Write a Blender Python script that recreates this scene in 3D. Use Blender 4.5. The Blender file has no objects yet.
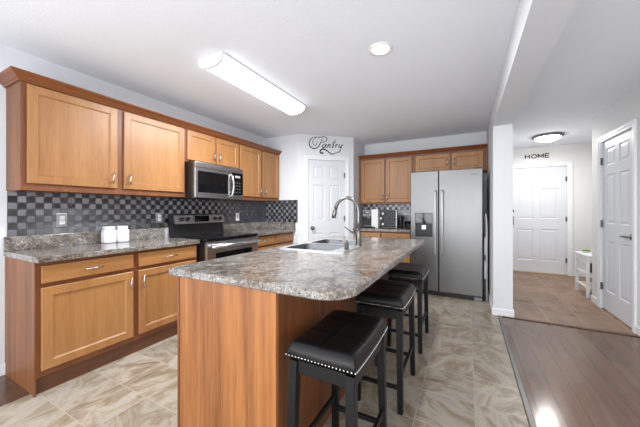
import bpy, bmesh, math, random
from mathutils import Vector, Matrix
random.seed(4)
SC = bpy.context.scene
COL = SC.collection
PI = math.pi

# ------------------------------------------------------------------ camera, world, light
cam_d = bpy.data.cameras.new('camera'); cam = bpy.data.objects.new('camera', cam_d); COL.objects.link(cam)
F = 280.0
cam_d.sensor_width = 36.0; cam_d.lens = F*36.0/640.0
cam_d.shift_y = -(213.5-210.0)/640.0
cam_d.clip_start = 0.02
cam.location = (0, 0, 1.22)
cam.rotation_euler = (PI/2, 0, math.atan(147.0/F))
SC.camera = cam

SC.view_settings.view_transform = 'Standard'
SC.view_settings.look = 'None'
SC.view_settings.gamma = 1.0
SC.view_settings.use_curve_mapping = False
SC.view_settings.exposure = 0.68

world = bpy.data.worlds.new('world'); SC.world = world; world.use_nodes = True
bgn = world.node_tree.nodes['Background']
bgn.inputs[0].default_value = (0.93, 0.96, 1.0, 1); bgn.inputs[1].default_value = 1.1

def area(name, loc, rot, sx, sy, power, color=(1, 1, 1)):
    l = bpy.data.lights.new(name, 'AREA'); l.shape = 'RECTANGLE'; l.size = sx; l.size_y = sy
    l.energy = power; l.color = color
    o = bpy.data.objects.new(name, l); COL.objects.link(o); o.location = loc; o.rotation_euler = rot
    return o
# added fill lamps, as daylight of unseen windows and patio door behind the camera
area('window_fill', (-0.9, -3.0, 1.35), (PI/2, 0, 0), 3.2, 2.0, 22, (0.95, 0.98, 1.0))
area('patio_fill', (-3.05, -1.35, 1.25), (PI/2, 0, -PI/2), 2.0, 2.1, 12, (0.93, 0.97, 1.0))
# unseen fill lamp added to brighten the ceiling, tilted up and forward
area('ceiling_fill', (-0.9, -1.9, 0.8), (PI*0.72, 0, 0), 3.4, 1.6, 56, (0.97, 0.98, 1.0))
area('hall_fill', (0.95, -1.2, 1.6), (PI*0.60, 0, 0), 0.8, 1.2, 17, (1.0, 0.98, 0.96))  # fill lamp added to brighten the hall; no window stands here

# ------------------------------------------------------------------ material helpers
def new_mat(name):
    m = bpy.data.materials.new(name); m.use_nodes = True
    nt = m.node_tree
    return m, nt, nt.nodes['Principled BSDF']
def srgb(r, g, b):
    f = lambda c: (c/255/12.92) if c/255 <= 0.04045 else ((c/255+0.055)/1.055)**2.4
    return (f(r), f(g), f(b), 1)
def plain(name, col, rough=0.5, metal=0.0, bump=0.0, bscale=60, **kw):
    m, nt, b = new_mat(name)
    N, L = nt.nodes, nt.links
    tc = N.new('ShaderNodeTexCoord'); no = N.new('ShaderNodeTexNoise'); no.inputs['Scale'].default_value = bscale
    L.new(tc.outputs['Object'], no.inputs['Vector'])
    mx = N.new('ShaderNodeMix'); mx.data_type = 'RGBA'; mx.blend_type = 'MULTIPLY'; mx.inputs[0].default_value = 0.06
    mx.inputs[6].default_value = col; L.new(no.outputs['Fac'], mx.inputs[7]); L.new(mx.outputs[2], b.inputs['Base Color'])
    b.inputs['Roughness'].default_value = rough; b.inputs['Metallic'].default_value = metal
    if bump:
        bp = N.new('ShaderNodeBump'); bp.inputs['Strength'].default_value = bump; bp.inputs['Distance'].default_value = 0.004
        L.new(no.outputs['Fac'], bp.inputs['Height']); L.new(bp.outputs[0], b.inputs['Normal'])
    for k, v in kw.items(): b.inputs[k].default_value = v
    return m
def emit(name, col, strength):
    m, nt, b = new_mat(name)
    b.inputs['Base Color'].default_value = col; b.inputs['Emission Color'].default_value = col
    b.inputs['Emission Strength'].default_value = strength
    return m
def wood(name, c1, c2, axis='z', rough=0.38, scale=1.0, contrast=1.0, planks=0, zs=1.2):
    m, nt, b = new_mat(name); N, L = nt.nodes, nt.links
    tc = N.new('ShaderNodeTexCoord'); mp = N.new('ShaderNodeMapping')
    s = {'x': (zs, 16, 16), 'y': (16, zs, 16), 'z': (16, 16, zs)}[axis]
    mp.inputs['Scale'].default_value = tuple(v*scale for v in s)
    L.new(tc.outputs['Object'], mp.inputs['Vector'])
    oi = N.new('ShaderNodeObjectInfo'); ad = N.new('ShaderNodeVectorMath'); ad.operation = 'ADD'
    mu = N.new('ShaderNodeMath'); mu.operation = 'MULTIPLY'; mu.inputs[1].default_value = 37
    L.new(oi.outputs['Random'], mu.inputs[0]); L.new(mp.outputs[0], ad.inputs[0]); L.new(mu.outputs[0], ad.inputs[1])
    n1 = N.new('ShaderNodeTexNoise'); n1.inputs['Scale'].default_value = 0.55; n1.inputs['Detail'].default_value = 3; n1.inputs['Distortion'].default_value = 0.6
    n2 = N.new('ShaderNodeTexNoise'); n2.inputs['Scale'].default_value = 5; n2.inputs['Detail'].default_value = 5; n2.inputs['Roughness'].default_value = .65
    L.new(ad.outputs[0], n1.inputs['Vector']); L.new(ad.outputs[0], n2.inputs['Vector'])
    av = N.new('ShaderNodeMath'); av.operation = 'ADD'; L.new(n1.outputs['Fac'], av.inputs[0])
    sc = N.new('ShaderNodeMath'); sc.operation = 'MULTIPLY'; sc.inputs[1].default_value = 0.80; L.new(n2.outputs['Fac'], sc.inputs[0]); L.new(sc.outputs[0], av.inputs[1])
    last = av
    if planks:
        px = N.new('ShaderNodeSeparateXYZ'); L.new(tc.outputs['Object'], px.inputs[0])
        q = N.new('ShaderNodeMath'); q.operation = 'MULTIPLY'; q.inputs[1].default_value = planks; L.new(px.outputs[0], q.inputs[0])
        w = N.new('ShaderNodeTexNoise'); w.noise_dimensions = '1D'; w.inputs['Scale'].default_value = 1.0; L.new(q.outputs[0], w.inputs['W'])
        w2 = N.new('ShaderNodeMath'); w2.operation = 'MULTIPLY_ADD'; w2.inputs[1].default_value = 0.5; w2.inputs[2].default_value = -0.25
        L.new(w.outputs['Fac'], w2.inputs[0])
        a2 = N.new('ShaderNodeMath'); a2.operation = 'ADD'; L.new(av.outputs[0], a2.inputs[0]); L.new(w2.outputs[0], a2.inputs[1]); last = a2
    mr = N.new('ShaderNodeMapRange'); mr.inputs['From Min'].default_value = 0.90-0.32/contrast; mr.inputs['From Max'].default_value = 0.90+0.32/contrast
    L.new(last.outputs[0], mr.inputs['Value'])
    mx = N.new('ShaderNodeMix'); mx.data_type = 'RGBA'; mx.inputs[6].default_value = c1; mx.inputs[7].default_value = c2
    L.new(mr.outputs[0], mx.inputs[0]); L.new(mx.outputs[2], b.inputs['Base Color'])
    b.inputs['Roughness'].default_value = rough
    bp = N.new('ShaderNodeBump'); bp.inputs['Strength'].default_value = 0.05; bp.inputs['Distance'].default_value = 0.002
    L.new(n2.outputs['Fac'], bp.inputs['Height']); L.new(bp.outputs[0], b.inputs['Normal'])
    return m
def granite(name):
    m, nt, b = new_mat(name); N, L = nt.nodes, nt.links
    tc = N.new('ShaderNodeTexCoord')
    def noise(s, d=3, dist=0.0, off=0):
        n = N.new('ShaderNodeTexNoise'); n.inputs['Scale'].default_value = s; n.inputs['Detail'].default_value = d; n.inputs['Distortion'].default_value = dist
        mp = N.new('ShaderNodeMapping'); mp.inputs['Location'].default_value = (off, off, off)
        L.new(tc.outputs['Object'], mp.inputs[0]); L.new(mp.outputs[0], n.inputs['Vector']); return n
    def ramp(src, stops):
        r = N.new('ShaderNodeValToRGB'); e = r.color_ramp.elements
        e[0].position, e[0].color = stops[0]; e[1].position, e[1].color = stops[1]
        for p, c in stops[2:]:
            k = e.new(p); k.color = c
        L.new(src.outputs['Fac'], r.inputs['Fac']); return r
    base = ramp(noise(8, 6, 0.9), [(0.36, srgb(*G[0])), (0.47, srgb(*G[1])), (0.57, srgb(*G[2])), (0.66, srgb(*G[3]))])
    mott = ramp(noise(62, 4, 0.3, 5), [(0.36, srgb(*G[4])), (0.47, srgb(*G[5])), (0.56, srgb(*G[6])), (0.66, srgb(*G[7]))])
    mx = N.new('ShaderNodeMix'); mx.data_type = 'RGBA'; mx.inputs[0].default_value = 0.48
    L.new(base.outputs[0], mx.inputs[6]); L.new(mott.outputs[0], mx.inputs[7])
    sp = ramp(noise(150, 2, 0, 9), [(0.36, (1, 1, 1, 1)), (0.42, (0, 0, 0, 1))])
    m2 = N.new('ShaderNodeMix'); m2.data_type = 'RGBA'; m2.inputs[7].default_value = srgb(62, 52, 50)
    L.new(sp.outputs[0], m2.inputs[0]); L.new(mx.outputs[2], m2.inputs[6])
    L.new(m2.outputs[2], b.inputs['Base Color'])
    b.inputs['Roughness'].default_value = 0.16
    b.inputs['Specular IOR Level'].default_value = 0.7
    return m
G = [(98, 90, 84), (136, 130, 122), (164, 162, 158), (126, 130, 138), (40, 32, 28), (92, 78, 68), (126, 120, 114), (172, 166, 158)]

def tile_floor(name, bw, bh, offx, offy, cols, grout, rough=0.35, streak=1.0):
    m, nt, b = new_mat(name); N, L = nt.nodes, nt.links
    tc = N.new('ShaderNodeTexCoord'); mp = N.new('ShaderNodeMapping'); mp.inputs['Location'].default_value = (-offx, -offy, 0)
    L.new(tc.outputs['Object'], mp.inputs[0])
    br = N.new('ShaderNodeTexBrick'); br.offset = 0; br.squash = 1
    br.inputs['Scale'].default_value = 1; br.inputs['Brick Width'].default_value = bw; br.inputs['Row Height'].default_value = bh
    br.inputs['Mortar Size'].default_value = 0.0035; br.inputs['Mortar Smooth'].default_value = 0.3
    L.new(mp.outputs[0], br.inputs['Vector'])
    sn = N.new('ShaderNodeVectorMath'); sn.operation = 'SNAP'; sn.inputs[1].default_value = (bw, bh, 10)
    L.new(mp.outputs[0], sn.inputs[0])
    wn = N.new('ShaderNodeTexWhiteNoise'); L.new(sn.outputs[0], wn.inputs['Vector'])
    # per tile: turn the slate pattern and shift it
    vr = N.new('ShaderNodeVectorRotate'); vr.rotation_type = 'Z_AXIS'
    an = N.new('ShaderNodeMath'); an.operation = 'MULTIPLY'; an.inputs[1].default_value = 2.6; L.new(wn.outputs['Value'], an.inputs[0])
    L.new(an.outputs[0], vr.inputs['Angle']); L.new(mp.outputs[0], vr.inputs['Vector'])
    ad = N.new('ShaderNodeVectorMath'); ad.operation = 'MULTIPLY_ADD'; ad.inputs[1].default_value = (9, 9, 9)
    L.new(wn.outputs['Color'], ad.inputs[0]); L.new(vr.outputs[0], ad.inputs[2])
    m2 = N.new('ShaderNodeMapping'); m2.inputs['Scale'].default_value = (3.2, 6.5, 1); L.new(ad.outputs[0], m2.inputs[0])
    n1 = N.new('ShaderNodeTexNoise'); n1.inputs['Scale'].default_value = 1.1; n1.inputs['Detail'].default_value = 8; n1.inputs['Distortion'].default_value = 0.9; n1.inputs['Roughness'].default_value = .76
    L.new(m2.outputs[0], n1.inputs['Vector'])
    r = N.new('ShaderNodeValToRGB'); e = r.color_ramp.elements
    e[0].position, e[0].color = 0.30, cols[0]; e[1].position, e[1].color = 0.70, cols[3]
    k = e.new(0.45); k.color = cols[1]; k = e.new(0.56); k.color = cols[2]
    L.new(n1.outputs['Fac'], r.inputs['Fac'])
    hs = N.new('ShaderNodeHueSaturation'); mr = N.new('ShaderNodeMapRange'); mr.inputs['To Min'].default_value = 0.86; mr.inputs['To Max'].default_value = 1.12
    L.new(wn.outputs['Value'], mr.inputs['Value']); L.new(mr.outputs[0], hs.inputs['Value']); L.new(r.outputs[0], hs.inputs['Color'])
    mx = N.new('ShaderNodeMix'); mx.data_type = 'RGBA'; mx.inputs[7].default_value = grout
    L.new(br.outputs['Fac'], mx.inputs[0]); L.new(hs.outputs[0], mx.inputs[6]); L.new(mx.outputs[2], b.inputs['Base Color'])
    b.inputs['Roughness'].default_value = rough
    bp = N.new('ShaderNodeBump'); bp.inputs['Strength'].default_value = 0.25; bp.inputs['Distance'].default_value = 0.002; L.new(n1.outputs['Fac'], bp.inputs['Height'])
    L.new(bp.outputs[0], b.inputs['Normal'])
    return m
def plank_floor(name, c1, c2, c3, rough=0.22):
    m, nt, b = new_mat(name); N, L = nt.nodes, nt.links
    tc = N.new('ShaderNodeTexCoord'); vr = N.new('ShaderNodeVectorRotate'); vr.rotation_type = 'Z_AXIS'; vr.inputs['Angle'].default_value = PI/2
    L.new(tc.outputs['Object'], vr.inputs['Vector'])
    br = N.new('ShaderNodeTexBrick'); br.offset = 0.37; br.inputs['Scale'].default_value = 1; br.inputs['Brick Width'].default_value = 1.3; br.inputs['Row Height'].default_value = 0.127
    br.inputs['Mortar Size'].default_value = 0.0015; br.inputs['Color1'].default_value = c1; br.inputs['Color2'].default_value = c2; br.inputs['Mortar'].default_value = c3
    L.new(vr.outputs[0], br.inputs['Vector'])
    mp = N.new('ShaderNodeMapping'); mp.inputs['Scale'].default_value = (24, 1.6, 10); L.new(tc.outputs['Object'], mp.inputs[0])
    n = N.new('ShaderNodeTexNoise'); n.inputs['Scale'].default_value = 1; n.inputs['Detail'].default_value = 5; n.inputs['Distortion'].default_value = .5; L.new(mp.outputs[0], n.inputs['Vector'])
    mr = N.new('ShaderNodeMapRange'); mr.inputs['From Min'].default_value = .3; mr.inputs['From Max'].default_value = .7; mr.inputs['To Min'].default_value = .86; mr.inputs['To Max'].default_value = 1.12
    L.new(n.outputs['Fac'], mr.inputs['Value'])
    hs = N.new('ShaderNodeHueSaturation'); L.new(br.outputs['Color'], hs.inputs['Color']); L.new(mr.outputs[0], hs.inputs['Value']); L.new(hs.outputs[0], b.inputs['Base Color'])
    b.inputs['Roughness'].default_value = rough
    bp = N.new('ShaderNodeBump'); bp.inputs['Strength'].default_value = .15; bp.inputs['Distance'].default_value = .002; L.new(n.outputs['Fac'], bp.inputs['Height']); L.new(bp.outputs[0], b.inputs['Normal'])
    return m
def checker_tile(name, ca, cb, size=0.0508):
    m, nt, b = new_mat(name); N, L = nt.nodes, nt.links
    tc = N.new('ShaderNodeTexCoord'); sp = N.new('ShaderNodeSeparateXYZ'); L.new(tc.outputs['Object'], sp.inputs[0])
    cb_ = N.new('ShaderNodeCombineXYZ'); L.new(sp.outputs[0], cb_.inputs[0]); L.new(sp.outputs[2], cb_.inputs[1]); cb_.inputs[2].default_value = 0.3*size
    ch = N.new('ShaderNodeTexChecker'); ch.inputs['Scale'].default_value = 1/size; ch.inputs['Color1'].default_value = ca; ch.inputs['Color2'].default_value = cb
    L.new(cb_.outputs[0], ch.inputs['Vector'])
    sn = N.new('ShaderNodeVectorMath'); sn.operation = 'SNAP'; sn.inputs[1].default_value = (size, size, size); L.new(cb_.outputs[0], sn.inputs[0])
    wn = N.new('ShaderNodeTexWhiteNoise'); L.new(sn.outputs[0], wn.inputs['Vector'])
    mr = N.new('ShaderNodeMapRange'); mr.inputs['To Min'].default_value = .8; mr.inputs['To Max'].default_value = 1.2; L.new(wn.outputs['Value'], mr.inputs['Value'])
    hs = N.new('ShaderNodeHueSaturation'); L.new(mr.outputs[0], hs.inputs['Value']); L.new(ch.outputs['Color'], hs.inputs['Color'])
    br = N.new('ShaderNodeTexBrick'); br.offset = 0; br.inputs['Scale'].default_value = 1; br.inputs['Brick Width'].default_value = size; br.inputs['Row Height'].default_value = size
    br.inputs['Mortar Size'].default_value = .0012; L.new(cb_.outputs[0], br.inputs['Vector'])
    mx = N.new('ShaderNodeMix'); mx.data_type = 'RGBA'; mx.inputs[7].default_value = srgb(70, 70, 74)
    L.new(br.outputs['Fac'], mx.inputs[0]); L.new(hs.outputs[0], mx.inputs[6]); L.new(mx.outputs[2], b.inputs['Base Color'])
    b.inputs['Metallic'].default_value = 1.0
    b.inputs['Roughness'].default_value = 0.36
    b.inputs['Anisotropic'].default_value = 0.92
    q = N.new('ShaderNodeMath'); q.operation = 'MULTIPLY'; q.inputs[1].default_value = 0.25; L.new(ch.outputs['Fac'], q.inputs[0]); L.new(q.outputs[0], b.inputs['Anisotropic Rotation'])
    vt = N.new('ShaderNodeVectorTransform'); vt.vector_type = 'VECTOR'; vt.convert_from = 'OBJECT'; vt.convert_to = 'WORLD'; vt.inputs[0].default_value = (1, 0, 0)
    L.new(vt.outputs[0], b.inputs['Tangent'])
    return m
def steel(name, col, rough=0.3, axis='z', amt=0.12):
    m, nt, b = new_mat(name); N, L = nt.nodes, nt.links
    tc = N.new('ShaderNodeTexCoord'); mp = N.new('ShaderNodeMapping')
    mp.inputs['Scale'].default_value = {'z': (120, 120, 1.2), 'x': (1.2, 120, 120)}[axis]
    L.new(tc.outputs['Object'], mp.inputs[0]); n = N.new('ShaderNodeTexNoise'); n.inputs['Scale'].default_value = 1.5; n.inputs['Detail'].default_value = 4; L.new(mp.outputs[0], n.inputs['Vector'])
    mr = N.new('ShaderNodeMapRange'); mr.inputs['To Min'].default_value = rough-amt/2; mr.inputs['To Max'].default_value = rough+amt/2; L.new(n.outputs['Fac'], mr.inputs['Value']); L.new(mr.outputs[0], b.inputs['Roughness'])
    b.inputs['Base Color'].default_value = col; b.inputs['Metallic'].default_value = 1.0
    bp = N.new('ShaderNodeBump'); bp.inputs['Strength'].default_value = .05; bp.inputs['Distance'].default_value = .001; L.new(n.outputs['Fac'], bp.inputs['Height']); L.new(bp.outputs[0], b.inputs['Normal'])
    return m

# palette
W1, W2 = srgb(142, 95, 54), srgb(170, 123, 75)
M_DOOR = wood('honey_maple_door', W1, W2, 'z')
M_DRAW = wood('honey_maple_drawer', W1, W2, 'x')
M_FRAME = wood('cabinet_frame_wood', srgb(100, 56, 30), srgb(130, 78, 44), 'z', 0.42)
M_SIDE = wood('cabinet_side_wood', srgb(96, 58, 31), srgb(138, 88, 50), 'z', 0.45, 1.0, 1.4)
M_KICK = wood('toe_kick_wood', srgb(84, 52, 36), srgb(112, 72, 48), 'x', 0.5)
M_CROWN = wood('crown_wood', srgb(100, 56, 29), srgb(132, 78, 42), 'x', 0.35)
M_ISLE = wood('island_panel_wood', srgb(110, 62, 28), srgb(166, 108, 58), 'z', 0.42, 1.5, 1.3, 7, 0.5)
M_ISLE_S = wood('island_side_shaded_wood', srgb(84, 46, 25), srgb(134, 80, 44), 'z', 0.42, 1.5, 1.2, 0, 0.5)  # darker copy of the island wood, the side's shade put into the colour
M_GRAN = granite('speckled_laminate')
M_WALL = plain('wall_paint', srgb(218, 221, 226), 0.7, 0, 0.05, 120)
M_WALLH = plain('hall_wall_paint', srgb(226, 226, 226), 0.7, 0, 0.05, 120)
M_CEIL = plain('ceiling_paint', srgb(239, 243, 250), 0.85, 0, 0.25, 70)
M_TRIM = plain('white_trim', srgb(232, 234, 238), 0.4)
M_WDOOR = plain('white_door', srgb(214, 217, 222), 0.42)
M_TILE = tile_floor('slate_vinyl', 0.315, 0.308, 0.043, 0.78, [srgb(110, 92, 76), srgb(142, 129, 111), srgb(168, 160, 147), srgb(128, 128, 128)], srgb(166, 158, 144))
M_FOYER = tile_floor('brown_slate', 0.33, 0.33, 0.46, 3.83, [srgb(100, 74, 56), srgb(126, 97, 74), srgb(146, 118, 94), srgb(130, 107, 90)], srgb(166, 144, 122), 0.4)
M_PLANK = plank_floor('dark_plank', srgb(94, 69, 54), srgb(104, 79, 62), srgb(54, 38, 30), 0.16)
M_MOSAIC = checker_tile('metal_mosaic', srgb(112, 112, 115), srgb(122, 123, 127))
M_STEEL = steel('stainless', srgb(116, 116, 116), 0.34)
M_STEELX = steel('stainless_horizontal', srgb(190, 190, 192), 0.28, 'x')
M_CHROME = plain('brushed_nickel', srgb(200, 200, 200), 0.22, 1.0)
M_FHAND = plain('fridge_handle_metal', srgb(205, 207, 210), 0.45, 0.7)
M_RIM = steel('sink_rim_steel', srgb(228, 229, 231), 0.3, 'x')
M_BOWL = steel('sink_bowl_shaded_steel', srgb(140, 142, 144), 0.25, 'x')  # steel darkened so the bowls look deep; their shade is in the colour
M_NICK = plain('satin_nickel', srgb(122, 120, 117), 0.28, 1.0)
M_DKNICK = plain('dark_nickel', srgb(110, 108, 106), 0.3, 1.0)
M_BLACK = plain('black_plastic', srgb(22, 22, 24), 0.35)
M_GLASSB = plain('black_glass', srgb(12, 12, 14), 0.06, 0, 0, 60)
M_LEATH = plain('black_leather', srgb(14, 13, 13), 0.36, 0, 0.25, 180, **{'Specular IOR Level': 0.3})
M_BWOOD = plain('black_painted_wood', srgb(13, 14, 16), 0.40, **{'Specular IOR Level': 0.3})
M_STITCH = plain('seam_thread', srgb(14, 14, 14), 0.6)
M_CERAM = plain('white_ceramic', srgb(236, 238, 242), 0.15)
M_GREY = plain('grey_plastic', srgb(120, 122, 126), 0.4)
M_DGREY = plain('dark_grey_side', srgb(58, 60, 64), 0.45)
M_INK = plain('black_ink', srgb(26, 27, 30), 0.5)
M_LABEL = plain('grey_ink', srgb(150, 152, 158), 0.5)
M_WHITEP = plain('white_plastic', srgb(232, 232, 232), 0.35)
M_LEAF = plain('green_leaf', srgb(120, 160, 40), 0.5)
M_STRIPM = plain('transition_metal', srgb(108, 106, 104), 0.35, 0.6)
M_STRIPW = wood('transition_wood', srgb(84, 62, 50), srgb(110, 84, 68), 'x')
M_TUBE = emit('fluorescent_diffuser', (0.94, 0.97, 1, 1), 3.0)
M_CAN = emit('recessed_lamp', (1, 0.98, 0.95, 1), 8.0)
M_DOME = emit('dome_glass', (1, 0.97, 0.92, 1), 16.0)
M_LED = emit('dispenser_light', (0.75, 0.85, 0.95, 1), 0.35)
M_THRESH = plain('oak_threshold', srgb(180, 160, 136), 0.5)

# ------------------------------------------------------------------ object helpers
def thing(name, label, cat, loc=(0, 0, 0), rotz=0.0, group=None):
    o = bpy.data.objects.new(name, None); COL.objects.link(o)
    o.empty_display_size = 0.1
    o.location = loc; o.rotation_euler = (0, 0, rotz)
    o['label'] = label; o['category'] = cat
    if group: o['group'] = group
    return o
def obj(name, bm, mat, parent=None, smooth=False, label=None, world=False):
    bmesh.ops.recalc_face_normals(bm, faces=bm.faces[:])
    if world and parent is not None:
        r = parent
        while r.parent: r = r.parent
        M = Matrix.LocRotScale(r.location, r.rotation_euler, None).inverted()
        bm.transform(M)
    me = bpy.data.meshes.new(name); bm.to_mesh(me); bm.free()
    if smooth:
        for p in me.polygons: p.use_smooth = True
    o = bpy.data.objects.new(name, me); COL.objects.link(o)
    me.materials.append(mat)
    if parent is not None: o.parent = parent
    if label: o['label'] = label
    return o
def tag(o, label, cat, group=None):
    o['label'] = label; o['category'] = cat
    if group: o['group'] = group
    return o
def struct(name, bm, mat, loc=None, smooth=False):
    o = obj(name, bm, mat, None, smooth); o['kind'] = 'structure'
    return o
def B(): return bmesh.new()
def box(bm, x0, x1, y0, y1, z0, z1, bev=0.0, seg=1):
    r = bmesh.ops.create_cube(bm, size=1.0)
    vs = r['verts']
    for v in vs:
        v.co = Vector(((x0+x1)/2+v.co.x*(x1-x0), (y0+y1)/2+v.co.y*(y1-y0), (z0+z1)/2+v.co.z*(z1-z0)))
    if bev > 0:
        es = list({e for v in vs for e in v.link_edges})
        bmesh.ops.bevel(bm, geom=es, offset=bev, segments=seg, affect='EDGES', profile=0.6)
    return bm
def tube(bm, pts, r, seg=12, cap=True):
    """swept round bar; r a number or one per point"""
    pts = [Vector(p) for p in pts]; n = len(pts)
    rs = r if isinstance(r, (list, tuple)) else [r]*n
    rings = []; prev = None
    for i, p in enumerate(pts):
        t = (pts[min(i+1, n-1)]-pts[max(i-1, 0)]).normalized()
        if prev is None:
            a = Vector((0, 0, 1)) if abs(t.z) < 0.9 else Vector((1, 0, 0))
            u = t.cross(a).normalized()
        else:
            u = (prev-t*prev.dot(t)).normalized()
        prev = u; w = t.cross(u)
        rings.append([bm.verts.new(p+(u*math.cos(2*PI*k/seg)+w*math.sin(2*PI*k/seg))*rs[i]) for k in range(seg)])
    for i in range(n-1):
        for k in range(seg):
            bm.faces.new((rings[i][k], rings[i][(k+1) % seg], rings[i+1][(k+1) % seg], rings[i+1][k]))
    if cap:
        bm.faces.new(rings[0]); bm.faces.new(rings[-1])
    return bm
def lathe(bm, prof, c=(0, 0, 0), seg=32, M=None, sx=1, sy=1):
    c = Vector(c); rings = []
    for (r, z) in prof:
        if r < 1e-6: ring = [bm.verts.new((0, 0, z))]
        else: ring = [bm.verts.new((r*sx*math.cos(2*PI*k/seg), r*sy*math.sin(2*PI*k/seg), z)) for k in range(seg)]
        for v in ring: v.co = (M @ v.co if M else v.co)+c
        rings.append(ring)
    for a, b in zip(rings, rings[1:]):
        for k in range(seg):
            if len(a) == 1 and len(b) == 1: continue
            if len(a) == 1: bm.faces.new((a[0], b[k], b[(k+1) % seg]))
            elif len(b) == 1: bm.faces.new((a[k], a[(k+1) % seg], b[0]))
            else: bm.faces.new((a[k], a[(k+1) % seg], b[(k+1) % seg], b[k]))
    return bm
def loft(bm, loops, cap0=True, cap1=True):
    rs = [[bm.verts.new(p) for p in l] for l in loops]
    n = len(rs[0])
    for a, b in zip(rs, rs[1:]):
        for k in range(n): bm.faces.new((a[k], a[(k+1) % n], b[(k+1) % n], b[k]))
    if cap0: bm.faces.new(rs[0])
    if cap1: bm.faces.new(rs[-1])
    return rs
def slab(bm, x0, x1, z0, z1, yb, yf, cells, rings, edge=0.002):
    """a door leaf in the x-z plane whose front (yf < yb) has shaped panels in the given cells"""
    e = edge
    xs = sorted({x0+e, x1-e, *[c[0] for c in cells], *[c[1] for c in cells]})
    zs = sorted({z0+e, z1-e, *[c[2] for c in cells], *[c[3] for c in cells]})
    V = {}
    def vt(x, z):
        k = (round(x, 5), round(z, 5))
        if k not in V: V[k] = bm.verts.new((x, yf, z))
        return V[k]
    for i in range(len(xs)-1):
        for j in range(len(zs)-1):
            cx, cz = (xs[i]+xs[i+1])/2, (zs[j]+zs[j+1])/2
            if any(c[0] < cx < c[1] and c[2] < cz < c[3] for c in cells): continue
            bm.faces.new((vt(xs[i], zs[j]), vt(xs[i+1], zs[j]), vt(xs[i+1], zs[j+1]), vt(xs[i], zs[j+1])))
    for c in cells:
        loops = [[(c[0]+i, yf+d, c[2]+i), (c[1]-i, yf+d, c[2]+i), (c[1]-i, yf+d, c[3]-i), (c[0]+i, yf+d, c[3]-i)] for i, d in rings]
        loft(bm, loops, False, True)
    loft(bm, [[(x0+i, y, z0+i), (x1-i, y, z0+i), (x1-i, y, z1-i), (x0+i, y, z1-i)] for i, y in ((e, yf), (0, yf+e), (0, yb))], False, True)
    bmesh.ops.remove_doubles(bm, verts=bm.verts[:], dist=1e-5)
    return bm
SHAKER = [(0, 0), (0.004, 0.004), (0.006, 0.004), (0.010, 0.010)]
RAISED = [(0, 0), (0.010, 0.009), (0.018, 0.009), (0.040, 0.003)]

def pull(parent, x, y, z, L=0.11, vert=True, mat=None):
    """bar pull standing off the surface at local y (towards -y)"""
    bm = B(); h = L/2; p = 0.64*h
    if vert:
        tube(bm, [(x, y-0.028, z-h), (x, y-0.028, z+h)], 0.0055, 10)
        for s in (-p, p): tube(bm, [(x, y, z+s), (x, y-0.028, z+s)], 0.0045, 8)
    else:
        tube(bm, [(x-h, y-0.028, z), (x+h, y-0.028, z)], 0.0055, 10)
        for s in (-p, p): tube(bm, [(x+s, y, z), (x+s, y-0.028, z)], 0.0045, 8)
    return obj('handle', bm, mat or M_CHROME, parent, True)
def cab_door(root, x0, x1, z0, z1, yf, hx=None, hz=None, vert=True, mat=None):
    bm = B(); fw = 0.055
    slab(bm, x0, x1, z0, z1, yf+0.019, yf, [(x0+fw, x1-fw, z0+fw, z1-fw)], SHAKER, 0.003)
    d = obj('door', bm, mat or M_DOOR, root)
    if hx is not None: pull(d, hx, yf, hz, 0.10, vert)
    return d
def cab_drawer(root, x0, x1, z0, z1, yf):
    bm = B(); box(bm, x0, x1, yf, yf+0.019, z0, z1, 0.004, 2)
    d = obj('drawer', bm, M_DRAW, root)
    pull(d, (x0+x1)/2, yf, (z0+z1)/2, 0.11, False)
    return d

# ================================================================== THE SHELL
XL, XR = -3.04, 1.48        # left wall face, closet wall face
YB = 5.05                   # fridge wall
CH = 2.44
TH = 0.12
YR = -3.2                   # rear wall
bm = B(); box(bm, -2.56, 0.33, YR, 5.2, -0.05, 0.0); box(bm, -3.2, -2.56, 0.757, 5.2, -0.05, 0)
struct('floor', bm, M_TILE)
bm = B(); box(bm, 0.33, 1.6, YR, 3.82, -0.05, 0.0); struct('floor_hall', bm, M_PLANK)
bm = B(); box(bm, -3.2, -2.56, YR, 0.757, -0.05, 0.0); struct('floor_dining', bm, M_PLANK)
bm = B(); box(bm, 0.33, 2.8, 3.82, 6.9, -0.05, 0.0); struct('floor_foyer', bm, M_FOYER)
bm = B(); box(bm, XL-TH, 2.8, YR, 6.9, CH, CH+0.1); struct('ceiling', bm, M_CEIL)
bm = B()   # left wall with the patio door opening behind the photographer
box(bm, XL-TH, XL, -0.3, 3.82, 0, CH); box(bm, XL-TH, XL, YR, -2.4, 0, CH); box(bm, XL-TH, XL, -2.4, -0.3, 2.15, CH)
struct('wall_left', bm, M_WALL)
bm = B()   # rear wall with its window openings
box(bm, XL-TH, -2.6, YR-TH, YR, 0, CH); box(bm, 0.8, XR+TH, YR-TH, YR, 0, CH); box(bm, -2.6, 0.8, YR-TH, YR, 0, 0.3); box(bm, -2.6, 0.8, YR-TH, YR, 2.3, CH)
struct('wall_rear', bm, M_WALL)
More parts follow.
